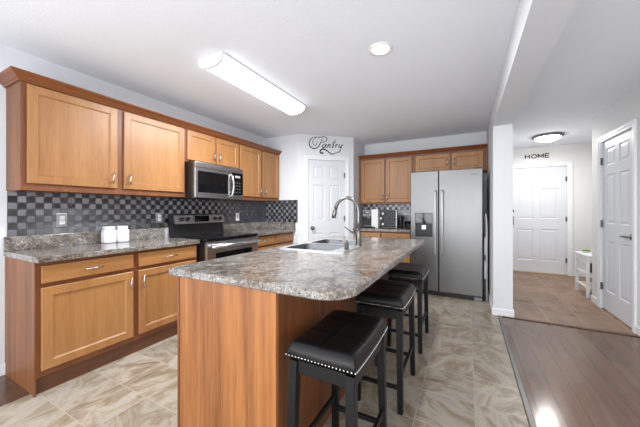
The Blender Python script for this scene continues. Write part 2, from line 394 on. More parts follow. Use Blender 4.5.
# return wall beside the corner cabinet, and the angled pantry wall
PA, PB = Vector((-2.40, 3.805, 0)), Vector((-1.70, 4.457, 0))
bm = B(); box(bm, XL-TH, -2.40, 3.805, 3.805+TH, 0, CH); struct('wall_return', bm, M_WALL)
PL = (PB-PA).length; pang = math.atan2(PB.y-PA.y, PB.x-PA.x)
pz = [(0.0, 0.168, 0, CH), (0.812, PL, 0, CH), (0.168, 0.812, 2.045, CH)]
bm = B()
for a, b_, z0, z1 in pz: box(bm, a, b_, 0.0, 0.10, z0, z1)
o = struct('wall_pantry', bm, M_WALL); o.location = PA; o.rotation_euler = (0, 0, pang)
bm = B(); box(bm, -1.82, -1.70, 4.457, YB, 0, CH); struct('wall_nook', bm, M_WALL)
bm = B(); box(bm, -1.82, 0.30, YB, YB+TH, 0, CH); struct('wall_back', bm, M_WALL)
bm = B(); box(bm, 0.27, 0.46, 3.82, 6.75, 0, CH); struct('wall_divider', bm, M_WALL)
bm = B(); box(bm, 0.27, 0.46, YR, 3.82, 2.195, CH, 0.0); struct('ceiling_beam', bm, M_WALL)
# closet wall with door opening, its return, foyer walls with the front door opening
CY0, CY1 = 3.95, 4.725
bm = B(); box(bm, XR, XR+TH, YR, CY0, 0, CH); box(bm, XR, XR+TH, CY1, 5.0, 0, CH); box(bm, XR, XR+TH, CY0, CY1, 2.06, CH)
struct('wall_right', bm, M_WALLH)
bm = B(); box(bm, XR+TH, 2.6, 4.88, 5.0, 0, CH); struct('wall_closet', bm, M_WALLH)
bm = B(); box(bm, 2.6, 2.72, 4.88, 6.75, 0, CH); struct('wall_foyer_right', bm, M_WALLH)
EX0, EX1, YE = 0.745, 1.655, 6.75
bm = B(); box(bm, 0.46, EX0, YE, YE+TH, 0, CH); box(bm, EX1, 2.72, YE, YE+TH, 0, CH); box(bm, EX0, EX1, YE, YE+TH, 2.05, CH)
struct('wall_entry', bm, M_WALLH)

# trims
def base_run(bm, x0, x1, y0, y1): box(bm, x0, x1, y0, y1, 0, 0.085, 0.004)
def baseb(name, x0, x1, y0, y1):
    bm = B(); box(bm, x0, x1, y0, y1, 0.0, 0.085, 0.005, 2); o = struct(name, bm, M_TRIM); return o
baseb('baseboard_left', XL, XL+0.013, -0.3, 0.77)
bm = B(); box(bm, 0.257, 0.473, 3.807, 3.82, 0, 0.085, .005); box(bm, 0.257, 0.27, 3.82, 5.04, 0, 0.085, .005); box(bm, 0.46, 0.473, 3.82, 6.74, 0, 0.085, .005)
struct('baseboard_divider', bm, M_TRIM)
bm = B(); box(bm, XR-0.013, XR, 4.79, 5.0, 0, 0.085, .005); box(bm, XR-0.013, 2.6, 5.0, 5.013, 0, 0.085, .005); box(bm, XR-.013, XR, YR, 3.885, 0, .085, .005)
struct('baseboard_right', bm, M_TRIM)
bm = B(); box(bm, 0.473, 0.68, 6.737, 6.75, 0, 0.085, .005); box(bm, 1.72, 2.6, 6.737, 6.75, 0, 0.085, .005)
struct('baseboard_entry', bm, M_TRIM)
bm = B(); box(bm, 0.0, 0.1, -0.013, 0, 0, 0.085, .005); box(bm, 0.875, PL, -0.013, 0, 0, 0.085, .005)
o = struct('baseboard_pantry', bm, M_TRIM); o.location = PA; o.rotation_euler = (0, 0, pang)

def casing(n, loc, rotz, w, h, cw=0.062):
    """door casing on local y=0 face (front -y), opening 0..w, 0..h, mitred look, two step profile"""
    bm = B()
    for a, b_, t in ((0, cw*0.6, 0.012), (cw*0.45, cw, 0.018)):
        e = 0.004 if a == 0 else 0.0
        box(bm, -b_, -a+e, -t, 0, 0, h+a, .002); box(bm, w+a-e, w+b_, -t, 0, 0, h+a, .002); box(bm, -b_, w+b_, -t, 0, h+a-e*0, h+b_, .002)
    # jamb lining the opening
    box(bm, 0, 0.006, 0, 0.09, 0, h); box(bm, w-0.006, w, 0, 0.09, 0, h); box(bm, 0, w, 0, 0.09, h-0.006, h)
    o = struct('trim_%d' % n, bm, M_TRIM); o.location = loc; o.rotation_euler = (0, 0, rotz); return o
def six_panel(n, loc, rotz, w, h, z0=0.008, inset=0.012):
    g = 0.008
    st, mu = w*0.15, w*0.125
    c0, c1 = st, (w-mu)/2; d0, d1 = (w+mu)/2, w-st
    rows = [(0.24*h/2.03, 0.84*h/2.03), (1.04*h/2.03, 1.62*h/2.03), (1.73*h/2.03, 1.93*h/2.03)]
    cells = [(a, b_, r0, r1) for r0, r1 in rows for a, b_ in ((c0, c1), (d0, d1))]
    bm = B(); slab(bm, g, w-g, z0, h-g, inset+0.035, inset, cells, RAISED, 0.002)
    o = struct('door_%d' % n, bm, M_WDOOR); o.location = loc; o.rotation_euler = (0, 0, rotz)
    return o
def hinges(d, x, zs, inset, mat=None):
    for z in zs:
        bm = B(); tube(bm, [(x, inset-0.008, z-0.045), (x, inset-0.008, z+0.045)], 0.006, 8); box(bm, x-0.016, x+0.016, inset-0.006, inset, z-0.043, z+0.043)
        obj('hinge', bm, mat or M_DKNICK, d)
def knob(d, x, z, inset, mat=None):
    M = Matrix.Rotation(PI/2, 4, 'X')
    bm = B(); lathe(bm, [(0, 0), (0.032, 0.0), (0.032, 0.006), (0.014, 0.010), (0.011, 0.030), (0.024, 0.040), (0.028, 0.052), (0.024, 0.064), (0, 0.068)], (x, inset, z), 20, M)
    obj('door_knob', bm, mat or M_NICK, d, True)
# pantry door (1), front door (2), closet door (3)
wpd = 0.644
loc1 = PA+Vector((math.cos(pang), math.sin(pang), 0))*0.168
casing(1, loc1, pang, wpd, 2.045); d1 = six_panel(1, loc1, pang, wpd, 2.045)
hinges(d1, wpd-0.012, (1.80, 1.08, 0.25), 0.006); knob(d1, 0.075, 0.925, 0.012)
casing(2, (EX0, YE, 0), 0, EX1-EX0, 2.05, 0.075); d2 = six_panel(2, (EX0, YE, 0), 0, EX1-EX0, 2.05, 0.02)
hinges(d2, EX1-EX0-0.012, (1.80, 1.05, 0.28), 0.006)
bm = B()
lathe(bm, [(0, 0), (0.03, 0), (0.03, 0.012), (0, 0.02)], (0.06, 0.012, 1.20), 16, Matrix.Rotation(PI/2, 4, 'X'))
obj('deadbolt', bm, M_DKNICK, d2, True)
bm = B(); box(bm, 0.04, 0.08, -0.004, 0.012, 0.92, 1.10, .004); tube(bm, [(0.06, 0.0, 0.93), (0.06, -0.045, 0.95), (0.06, -0.05, 1.01), (0.06, -0.04, 1.06), (0.06, 0.0, 1.08)], 0.009, 8)
obj('door_handle', bm, M_DKNICK, d2, True)
bm = B(); box(bm, EX0, EX1, YE-0.05, YE+0.03, 0, 0.02, .004); struct('trim_4', bm, M_THRESH)
rz3 = -PI/2     # local -y -> world -x ; local x -> world -y
casing(3, (XR, CY1, 0), rz3, CY1-CY0, 2.06); d3 = six_panel(3, (XR, CY1, 0), rz3, CY1-CY0, 2.06)
hinges(d3, 0.012, (1.82, 1.05, 0.28), 0.006)
wd = CY1-CY0
bm = B(); lathe(bm, [(0, 0), (0.033, 0), (0.033, 0.008), (0.012, 0.014), (0.011, 0.045), (0, 0.05)], (wd-0.065, 0.012, 0.945), 20, Matrix.Rotation(PI/2, 4, 'X'))
tube(bm, [(wd-0.065, -0.035, 0.945), (wd-0.10, -0.042, 0.945), (wd-0.15, -0.040, 0.942), (wd-0.185, -0.034, 0.938)], [0.010, 0.012, 0.012, 0.007], 10)
obj('door_handle', bm, M_NICK, d3, True)

# floor strips
bm = B(); box(bm, 0.312, 0.345, YR, 3.83, 0, 0.009, .003); struct('trim_5', bm, M_STRIPM)
bm = B(); box(bm, 0.355, XR, 3.795, 3.845, 0, 0.010, .004); struct('trim_6', bm, M_STRIPW)

# ================================================================== LEFT WALL CABINETS
LR = PI/2     # local x -> +Y, local -y -> +X ;  world X = XL + (-ylocal) , so put origins on the wall line
def lroot(name, label, cat, y, z=0, group=None): return thing(name, label, cat, (XL, y, z), LR, group)
# local frame: x from 0..w (world Y), y from 0 (wall) to -depth (room)
def base_cab(root, w, dep, drawers, doors, end_left=False, end_right=False, ktop=0.876):
    """dep: front of face frame; door fronts stand 20 mm proud"""
    bm = B(); box(bm, 0.0, w, -dep, -0.002, 0.115, ktop)
    box(bm, 0.0, w, -dep+0.045, -0.002, 0.0, 0.115)
    obj('body', bm, M_FRAME, root)
    for a, b_ in drawers: cab_drawer(root, a, b_, 0.735, 0.85, -dep-0.02)
    for a, b_, hx in doors: cab_door(root, a, b_, 0.16, 0.705, -dep-0.02, hx, 0.61)
G_BASE = 'base cabinets along the stove wall'
DEP = XL*-1-2.49      # 0.59
c = lroot('base_cabinet', 'wide honey wood base cabinet, nearest of the stove wall, long drawer above one broad door', 'cabinet', 0.757, 0)
w1 = 0.615
base_cab(c, w1, DEP, [(0.022, w1-0.022)], [(0.022, w1-0.022, w1-0.05)])
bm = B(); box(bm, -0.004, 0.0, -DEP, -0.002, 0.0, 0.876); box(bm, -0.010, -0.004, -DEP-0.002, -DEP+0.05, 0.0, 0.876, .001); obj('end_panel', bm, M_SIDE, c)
bm = B(); box(bm, 0.0, w1, -DEP+0.028, -DEP+0.044, 0, 0.112); obj('toe_kick', bm, M_KICK, c)
c = lroot('base_cabinet', 'honey wood base cabinet directly left of the stove, drawer above a single door', 'cabinet', 0.757+w1, 0)
w2 = 1.985-0.757-w1
base_cab(c, w2, DEP, [(0.022, w2-0.022)], [(0.022, w2-0.022, 0.05)])
bm = B(); box(bm, 0.0, w2, -DEP+0.028, -DEP+0.044, 0, 0.112); obj('toe_kick', bm, M_KICK, c)
c = lroot('base_cabinet', 'honey wood base cabinet right of the stove with two drawers side by side', 'cabinet', 2.812, 0)
w3 = 3.803-2.812
base_cab(c, w3, DEP, [(0.03, w3/2-0.012), (w3/2+0.012, w3-0.02)], [(0.03, w3/2-0.012, w3/2-0.05), (w3/2+0.012, w3-0.02, w3/2+0.05)])
bm = B(); box(bm, 0.0, w3, -DEP+0.028, -DEP+0.044, 0, 0.112); obj('toe_kick', bm, M_KICK, c)

def counter(name, label, x0, x1, y0, y1, lips, root_loc, rotz, z0=0.876, z1=0.914):
    r = thing(name, label, 'countertop', root_loc, rotz)
    bm = B(); box(bm, x0, x1, y0, y1, z0, z1, 0.006, 3); obj('countertop_slab', bm, M_GRAN, r)
    for l in lips:
        bm = B(); box(bm, *l, 0.004, 2); obj('backsplash_lip', bm, M_GRAN, r)
    return r
counter('countertop', 'speckled laminate countertop left of the stove with short back lip', -0.012, 1.228, -0.600, -0.001, [(-0.012, 1.228, -0.021, -0.001, 0.914, 1.02)], (XL, 0.757, 0), LR)
counter('countertop', 'speckled laminate countertop in the corner right of the stove', 0.0, w3, -0.600, -0.001, [(0, w3, -0.021, -0.001, 0.914, 1.02), (w3-0.02, w3, -0.60, -0.021, 0.914, 1.02)], (XL, 2.812, 0), LR)

# mosaic backsplashes (glued tiles)
bm = B(); box(bm, 0.0, 3.040, -0.008, 0, 0.0, 0.36); 
o = obj('tile_backsplash', bm, M_MOSAIC); o.location = (XL+0.0015, 0.765, 1.022); o.rotation_euler = (0, 0, LR); tag(o, 'dark grey checkered metal mosaic backsplash on the long stove wall', 'backsplash')
bm = B(); box(bm, 0.0, 0.631, -0.008, 0, 0.0, 0.36)
o = obj('tile_backsplash', bm, M_MOSAIC); o.location = (XL+0.009, 3.804, 1.022); tag(o, 'bright checkered mosaic backsplash on the short corner wall left of the pantry door', 'backsplash')
bm = B(); box(bm, 0.0, 0.965, -0.008, 0, 0.0, 0.31)
o = obj('tile_backsplash', bm, M_MOSAIC); o.location = (-1.699, YB-0.001, 1.022); tag(o, 'checkered mosaic backsplash behind the coffee maker beside the fridge', 'backsplash')

# upper cabinets
def wall_cab(root, w, dep, z0, z1, doors, zb, zt, side_l=False, hz=None):
    bm = B(); box(bm, 0.0, w, -dep, -0.002, z0, z1); obj('body', bm, M_FRAME, root)
    for a, b_, hx in doors: cab_door(root, a, b_, zb, zt, -dep-0.02, hx, hz if hz else zb+0.085)
UD = XL*-1-2.77       # 0.31
c = lroot('wall_cabinet', 'wide upper cabinet nearest the camera, two large honey wood doors', 'cabinet', 0.764, 0)
wall_cab(c, 1.290, UD, 1.362, 2.13, [(0.028, 0.604, 0.56), (0.658, 1.268, 0.70)], 1.412, 2.116)
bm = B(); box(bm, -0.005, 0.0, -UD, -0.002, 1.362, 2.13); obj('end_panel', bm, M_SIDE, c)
c = lroot('wall_cabinet', 'short upper cabinet above the microwave with two small doors', 'cabinet', 2.054, 0)
wall_cab(c, 0.822, UD, 1.762, 2.13, [(0.018, 0.410, 0.375), (0.428, 0.808, 0.465)], 1.785, 2.116, hz=1.87)
c = lroot('wall_cabinet', 'tall upper cabinet right of the microwave with two narrow doors', 'cabinet', 2.876, 0)
wall_cab(c, 0.924, UD, 1.362, 2.13, [(0.018, 0.460, 0.425), (0.500, 0.912, 0.535)], 1.412, 2.116)
def crown_poly(bm, path, prof):
    """prof: (out, z); path: local points with outward normals; mitred"""
    loops = []
    for (x, y, nx, ny) in path: loops.append([(x+nx*o_, y+ny*o_, z) for o_, z in prof])
    loft(bm, loops)
CPROF = [(0, 2.126), (0.010, 2.126), (0.014, 2.136), (0.022, 2.141), (0.036, 2.160), (0.054, 2.172), (0.060, 2.180), (0.060, 2.188), (0.0, 2.188)]
bm = B()
crown_poly(bm, [(0.0, 0.0, -1, 0), (0.0, -UD-0.002, -1, -1), (3.046, -UD-0.002, 0, -1)], CPROF)
o = obj('crown_molding', bm, M_CROWN); o.location = (XL+0.001, 0.7575, 0.0); o.rotation_euler = (0, 0, LR)
tag(o, 'long reddish wood crown molding topping the upper cabinets on the stove wall', 'molding')

# ================================================================== BACK WALL: cabinets by the fridge
c = thing('wall_cabinet', 'upper cabinet with two tall doors over the coffee maker, left of the fridge', 'cabinet', (-1.698, YB, 0))
wall_cab(c, 0.932, 0.30, 1.322, 2.11, [(0.040, 0.455, 0.425), (0.478, 0.900, 0.508)], 1.350, 2.09)
c = thing('wall_cabinet', 'wide short upper cabinet over the fridge with two low doors', 'cabinet', (-0.765, YB, 0))
wall_cab(c, 1.033, 0.30, 1.80, 2.11, [(0.025, 0.535, 0.505), (0.558, 0.975, 0.590)], 1.825, 2.09, hz=1.955)
bm = B()
CP2 = [(o_, z-0.012) for o_, z in CPROF]
crown_poly(bm, [(0.0, -0.302, 0, -1), (1.960, -0.302, 0, -1)], CP2)
o = obj('crown_molding', bm, M_CROWN); o.location = (-1.696, YB, 0); tag(o, 'wood crown molding along the cabinets above the fridge', 'molding')
c = thing('base_cabinet', 'base cabinet under the coffee maker between pantry corner and fridge', 'cabinet', (-1.698, YB, 0))
base_cab(c, 0.945, 0.59, [(0.02, 0.462), (0.482, 0.925)], [(0.02, 0.462, 0.42), (0.482, 0.925, 0.52)])
counter('countertop', 'short speckled countertop carrying the coffee maker beside the fridge', 0.0, 0.945, -0.635, -0.001, [(0, 0.945, -0.021, -0.001, 0.914, 1.02)], (-1.698, YB, 0), 0)

# ================================================================== ISLAND
IX0, IX1, IY0, IY1 = -1.35, -0.718, 0.965, 3.0
isl = thing('kitchen_island', 'long kitchen island base with tall cherry-grained end panel, under the big countertop', 'island', ((IX0+IX1)/2, (IY0+IY1)/2, 0))
bm = B(); box(bm, IX0+0.022, IX1-0.008, IY0+0.02, IY1-0.02, 0.11, 0.66); box(bm, IX0+0.075, IX1-0.008, IY0+0.02, IY1-0.02, 0, 0.11)
box(bm, IX0+0.022, IX0+0.04, IY0+0.02, IY1-0.02, 0.66, 0.874); box(bm, IX1-0.03, IX1-0.008, IY0+0.02, IY1-0.02, 0.66, 0.874)
obj('body', bm, M_FRAME, isl, world=True)
bm = B(); box(bm, IX0, IX1, IY0, IY0+0.02, 0, 0.875, .0015); obj('end_panel', bm, M_ISLE, isl, world=True)
bm = B(); box(bm, IX0-0.006, IX0+0.006, IY0-0.006, IY0+0.024, 0, 0.872, .002); obj('corner_strip', bm, M_FRAME, isl, world=True)
bm = B(); box(bm, IX0, IX1, IY1-0.02, IY1, 0, 0.875, .0015); obj('end_panel', bm, M_ISLE, isl, world=True)
bm = B(); box(bm, IX1-0.008, IX1, IY0+0.02, IY1-0.02, 0, 0.874, .001)
for y in (1.36, 1.98, 2.6): box(bm, IX1, IX1+0.003, y, y+0.03, 0, 0.87)
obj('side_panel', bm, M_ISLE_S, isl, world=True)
for k in range(4):
    y0 = IY0+0.04+k*0.49
    bm = B()
    slab(bm, y0, y0+0.47, 0.16, 0.705, 0.019, 0.0, [(y0+.055, y0+.415, 0.215, 0.65)], SHAKER, .003)
    # doors on the cooking side face -X
    bm.transform(Matrix(((0, 1, 0, IX0+0.002), (1, 0, 0, 0), (0, 0, 1, 0), (0, 0, 0, 1))))
    d = obj('door', bm, M_DOOR, isl, world=True)
    bm = B(); box(bm, IX0+0.002, IX0+0.021, y0, y0+0.47, 0.735, 0.85, .003); obj('drawer_front', bm, M_DRAW, isl, world=True)
# countertop with rounded corners and a cut-out for the sink
ct = thing('island_countertop', 'long speckled laminate island countertop with rounded near corner, holding the sink', 'countertop', (-0.90, 2.0, 0.876))
TX0, TX1, TY0, TY1 = -1.405, -0.385, 0.935, 3.06
def rrect(x0, x1, y0, y1, rs, n=10):
    """rs: radii at (x0y0, x1y0, x1y1, x0y1)"""
    pts = []
    cs = [(x0, y0, 1, 1, PI), (x1, y0, -1, 1, 1.5*PI), (x1, y1, -1, -1, 0), (x0, y1, 1, -1, 0.5*PI)]
    for (cx, cy, sx, sy, a0), r in zip(cs, rs):
        for k in range(n+1):
            a = a0+k/n*PI/2
            pts.append((cx+sx*r+math.cos(a)*r, cy+sy*r+math.sin(a)*r))
    return pts
SX0, SX1, SY0, SY1 = -1.335, -0.765, 1.80, 2.66     # sink rim
def island_top():
    bm = B(); R = [0.02, 0.14, 0.05, 0.03]
    hole = rrect(SX0+0.03, SX1-0.03, SY0+0.03, SY1-0.03, [0.04]*4, 4)
    lo = []
    for ins, z in ((0.006, 0.876), (0.0, 0.882), (0.0, 0.906), (0.003, 0.9115), (0.008, 0.914)):
        lo.append([(x, y, z) for x, y in rrect(TX0+ins, TX1-ins, TY0+ins, TY1-ins, [max(r-ins, .004) for r in R])])
    rs = loft(bm, lo, False, False)
    hb = [bm.verts.new((x, y, 0.876)) for x, y in hole]; ht = [bm.verts.new((x, y, 0.914)) for x, y in hole]; n = len(hole)
    for k in range(n): bm.faces.new((hb[k], ht[k], ht[(k+1) % n], hb[(k+1) % n]))
    bm.edges.ensure_lookup_table()
    for ring, hr in ((rs[0], hb), (rs[-1], ht)):
        es = []
        for L_ in (ring, hr):
            m = len(L_)
            for k in range(m): es.append(bm.edges.get((L_[k], L_[(k+1) % m])))
        bmesh.ops.triangle_fill(bm, use_beauty=True, use_dissolve=False, edges=es)
    return bm
obj('countertop_slab', island_top(), M_GRAN, ct, world=True)

# sink: drop-in, two bowls
sk = thing('kitchen_sink', 'double bowl stainless drop-in sink set in the island countertop', 'sink', ((SX0+SX1)/2, (SY0+SY1)/2, 0.914))
bowls = [(SX0+0.045, SX1-0.115, SY0+0.04, 2.215), (SX0+0.045, SX1-0.115, 2.245, SY1-0.04)]
def sink_rim():
    bm = B(); out = []
    for ins, z in ((0.0, 0.9145), (0.003, 0.919), (0.010, 0.920)):
        out.append([(x, y, z) for x, y in rrect(SX0+ins, SX1-ins, SY0+ins, SY1-ins, [0.035]*4, 6)])
    rs = loft(bm, out, False, False)
    es = [bm.edges.get((rs[-1][k], rs[-1][(k+1) % len(rs[-1])])) for k in range(len(rs[-1]))]
    for b_ in bowls:
        h = [bm.verts.new((x, y, 0.920)) for x, y in rrect(*b_, [0.05]*4, 6)]
        es += [bm.edges.new((h[k], h[(k+1) % len(h)])) for k in range(len(h))]
    bmesh.ops.triangle_fill(bm, use_beauty=True, use_dissolve=False, edges=es)
    return bm
obj('rim', sink_rim(), M_RIM, sk, world=True)
for b_ in bowls:
    bm = B(); lo = []
    for ins, z in ((0, 0.920), (0.004, 0.912), (0.010, 0.76), (0.03, 0.735), (0.08, 0.728)):
        lo.append([(x, y, z) for x, y in rrect(b_[0]+ins, b_[1]-ins, b_[2]+ins, b_[3]-ins, [0.05]*4, 6)])
    loft(bm, lo, False, True)
    o = obj('bowl', bm, M_BOWL, sk, True, world=True)
    bm = B(); lathe(bm, [(0, 0.004), (0.02, 0.002), (0.035, 0.006), (0.042, 0.0)], ((b_[0]+b_[1])/2, (b_[2]+b_[3])/2, 0.7285), 20); obj('drain', bm, M_CHROME, o, True, world=True)
# faucet
fx, fy = -0.815, 2.255
fa = thing('kitchen_faucet', 'tall gooseneck pull-down faucet with side lever on the island sink', 'faucet', (fx, fy, 0.9195))
bm = B(); lathe(bm, [(0, 0), (0.030, 0), (0.030, 0.006), (0.024, 0.012), (0.023, 0.10), (0.019, 0.125), (0.014, 0.135)], (0, 0, 0), 24); obj('base', bm, M_NICK, fa, True)
bm = B(); pts = [(0, 0, 0.12), (0, 0, 0.20), (0, 0, 0.27)]
rr = 0.108
for k in range(0, 15): 
    a = k/14*PI*0.93; pts.append((-rr+rr*math.cos(a), 0, 0.285+rr*math.sin(a)*1.12))
obj('spout', tube(bm, pts, 0.0150, 16), M_NICK, fa, True)
e = Vector(pts[-1])
bm = B(); tube(bm, [e+Vector((0.0, 0, 0.006)), e+Vector((-0.006, 0, -0.02)), e+Vector((-0.014, 0, -0.055)), e+Vector((-0.020, 0, -0.085))], [0.013, 0.016, 0.020, 0.017], 16); obj('spray_head', bm, M_NICK, fa, True)
bm = B(); tube(bm, [e+Vector((0.012, -0.008, -0.03)), e+Vector((0.004, -0.012, -0.06))], [0.006, 0.006], 8); obj('spray_button', bm, M_BLACK, fa, True)
bm = B(); tube(bm, [(0, 0, 0.085), (-0.03, -0.025, 0.10), (-0.06, -0.05, 0.125), (-0.095, -0.075, 0.16)], [0.013, 0.011, 0.007, 0.005], 10); obj('lever', bm, M_NICK, fa, True)
# soap dispenser
so = thing('soap_dispenser', 'small dark metal soap pump beside the faucet at the sink corner', 'dispenser', (-0.815, 1.99, 0.9195))
bm = B(); lathe(bm, [(0, 0), (0.020, 0), (0.020, 0.004), (0.016, 0.008), (0.015, 0.045), (0.012, 0.05), (0, 0.052)], (0, 0, 0), 18); obj('collar', bm, M_DKNICK, so, True)
bm = B(); tube(bm, [(0, 0, 0.05), (0, 0, 0.062), (-0.02, -0.005, 0.068), (-0.055, -0.01, 0.062)], [0.008, 0.010, 0.008, 0.005], 10); obj('nozzle', bm, M_NICK, so, True)

# ================================================================== RANGE
RY0, RY1 = 1.998, 2.803; rw = RY1-RY0
st = lroot('kitchen_range', 'stainless electric stove with black glass top on the left wall', 'stove', RY0)
fd = 0.665     # front of body
bm = B(); box(bm, 0.003, rw-0.003, -fd+0.02, -0.025, 0.03, 0.895); obj('body', bm, M_BLACK, st)
bm = B(); box(bm, 0.0, rw, -fd-0.012, -0.08, 0.895, 0.925, 0.008, 3); obj('cooktop', bm, M_GLASSB, st)
bm = B(); loft(bm, [[(x, -0.03, 0.905), (x, -0.095, 0.925), (x, -0.075, 1.045), (x, -0.085, 1.055), (x, -0.06, 1.165), (x, -0.03, 1.17)] for x in (0.03, rw-0.03)]); obj('backguard', bm, M_BLACK, st)
bgp = [(-0.088, 1.057), (-0.086, 1.052), (-0.066, 1.166), (-0.075, 1.165)]
bm = B(); loft(bm, [[(x, -0.082, 1.052), (x, -0.098, 1.056), (x, -0.074, 1.158), (x, -0.060, 1.168)] for x in (0.06, rw-0.015)])
cp = obj('control_panel', bm, M_STEELX, st)
T = Matrix.Rotation(PI/2-0.23, 4, 'X')
for x in (0.145, 0.225, rw-0.165, rw-0.085):
    bm = B(); lathe(bm, [(0, 0), (0.024, 0), (0.022, 0.018), (0.020, 0.022), (0, 0.023)], (x, -0.086, 1.11), 20, T); k_ = obj('knob', bm, M_BLACK, cp, True)
bm = B(); box(bm, 0.315, 0.535, -0.0975, -0.080, 1.075, 1.150, .002); obj('display', bm, M_GLASSB, cp)
bm = B(); box(bm, 0.006, rw-0.006, -fd-0.015, -fd+0.02, 0.27, 0.885, 0.006, 2); od = obj('oven_door', bm, M_STEELX, st)
bm = B(); box(bm, 0.12, rw-0.12, -fd-0.018, -fd-0.012, 0.40, 0.765, 0.002); obj('window', bm, M_GLASSB, od)
bm = B(); tube(bm, [(0.03, -fd-0.06, 0.835), (rw-0.03, -fd-0.06, 0.835)], 0.017, 14)
for x in (0.06, rw-0.06): tube(bm, [(x, -fd-0.01, 0.835), (x, -fd-0.06, 0.835)], 0.010, 10)
obj('handle', bm, M_STEELX, od, True)
bm = B(); box(bm, 0.006, rw-0.006, -fd-0.012, -fd+0.02, 0.05, 0.262, 0.006, 2); obj('storage_drawer', bm, M_STEELX, st)
for (x, y, r) in ((0.2, -0.22, 0.075), (0.2, -0.5, 0.1), (0.62, -0.22, 0.1), (0.62, -0.5, 0.075)):
    bm = B(); lathe(bm, [(r-0.004, 0.9251), (r-0.004, 0.9258), (r, 0.9258), (r, 0.9251)], (x, y, 0), 32); obj('burner_ring', bm, M_DGREY, st)
for x in (0.05, rw-0.05):
    for y in (-0.08, -fd+0.08):
        bm = B(); lathe(bm, [(0, 0), (0.015, 0), (0.015, 0.035), (0, 0.035)], (x, y, 0), 12); obj('foot', bm, M_BLACK, st)

# ================================================================== MICROWAVE
mw = lroot('microwave', 'stainless over-the-range microwave with black window and curved handle', 'microwave', 2.054)
mW, mz0, mz1, mf = 0.752, 1.352, 1.758, 0.385
bm = B(); box(bm, 0.0, mW, -mf, -0.010, mz0, mz1, .002); obj('body', bm, M_BLACK, mw)
mx0 = 0.012
bm = B(); box(bm, mx0, mW, -mf-0.035, -mf, mz1-0.065, mz1-0.004, .004, 2); obj('vent_trim', bm, M_STEELX, mw)
dW = 0.548
bm = B(); slab(bm, mx0, dW+0.01, mz0+0.004, mz1-0.068, -mf, -mf-0.035, [(0.045, dW-0.045, mz0+0.06, mz1-0.098)], [(0, 0), (.002, .003), (.004, .003)], .004)
md = obj('door', bm, M_STEELX, mw)
bm = B(); box(bm, 0.050, dW-0.05, -mf-0.0335, -mf-0.028, mz0+0.065, mz1-0.103); obj('window', bm, M_GLASSB, md)
bm = B(); hx = dW-0.012
pts = []
for k in range(13):
    t = k/12; pts.append((hx, -mf-0.035-0.045*math.sin(PI*t)**0.6, mz0+0.02+t*(mz1-mz0-0.11)))
tube(bm, pts, 0.012, 12); obj('handle', bm, M_CHROME, md, True)
bm = B(); box(bm, dW+0.014, mW, -mf-0.033, -mf, mz0+0.06, mz1-0.068, .003, 2); cpn = obj('control_panel', bm, M_GLASSB, mw)
bm = B(); box(bm, dW+0.014, mW, -mf-0.034, -mf, mz0+0.004, mz0+0.057, .003, 2); obj('lower_trim', bm, M_STEELX, mw)
bm = B(); box(bm, dW+0.06, mW-0.055, -mf-0.0345, -mf-0.032, mz1-0.125, mz1-0.10); obj('display', bm, M_LABEL, cpn)
for r_ in range(4):
    for q in range(3):
        bm = B(); box(bm, dW+0.045+q*0.042, dW+0.070+q*0.042, -mf-0.0338, -mf-0.032, mz0+0.085+r_*0.04, mz0+0.105+r_*0.04); obj('button', bm, M_DGREY, cpn)

# ================================================================== FRIDGE
fr = thing('refrigerator', 'stainless side-by-side refrigerator with ice and water dispenser', 'refrigerator', (-0.275, 4.65, 0))
FX0, FX1, FS = -0.735, 0.183, -0.352
bm = B(); box(bm, FX0+0.006, FX1-0.006, 4.345, 5.02, 0.02, 1.745, .004); obj('body', bm, M_DGREY, fr, world=True)
bm = B(); box(bm, FX0+0.01, FX1-0.01, 4.30, 4.345, 0.012, 0.068); obj('grille', bm, M_BLACK, fr, world=True)
bm = B(); box(bm, FX1-0.10, FX1-0.004, 4.27, 4.36, 0.0, 0.058, .006); obj('foot_cover', bm, M_GREY, fr, world=True)
bm = B(); slab(bm, FX0, FS-0.003, 0.07, 1.775, 4.335, 4.262, [(-0.668, -0.432, 0.835, 1.178)], [(0, 0), (.002, .002), (.004, .045)], .008)
dl = obj('door', bm, M_STEEL, fr, world=True)
bm = B(); box(bm, FS+0.003, FX1, 4.262, 4.335, 0.07, 1.775, .008, 3); dr = obj('door', bm, M_STEEL, fr, world=True)
bm = B(); box(bm, -0.664, -0.436, 4.262, 4.305, 1.02, 1.174, .002); dp = obj('dispenser_panel', bm, M_GLASSB, dl, world=True)
bm = B(); box(bm, -0.664, -0.436, 4.296, 4.305, 0.838, 1.02); box(bm, -.664, -.436, 4.264, 4.30, .838, .850); obj('dispenser_recess', bm, M_BLACK, dl, world=True)
bm = B(); box(bm, -0.58, -0.525, 4.275, 4.29, 0.94, 1.0, .003); obj('dispenser_paddle', bm, M_LED, dl, world=True)
for d_, x in ((dl, -0.392), (dr, -0.303)):
    bm = B(); tube(bm, [(x, 4.262, 0.62), (x, 4.215, 0.60), (x, 4.205, 0.62), (x, 4.205, 1.47), (x, 4.215, 1.49), (x, 4.262, 1.47)], [0.012, .013, 0.0145, 0.0145, .013, 0.012], 14)
    obj('handle', bm, M_FHAND, d_, True, world=True)
bm = B(); box(bm, 0.02, 0.125, 4.259, 4.263, 1.695, 1.708, .001); obj('badge', bm, M_LABEL, dr, world=True)
for x in (FX0+0.04, FX1-0.04):
    bm = B(); box(bm, x-0.03, x+0.03, 4.28, 4.40, 1.746, 1.79, .004); obj('hinge_cover', bm, M_DGREY, fr, world=True)

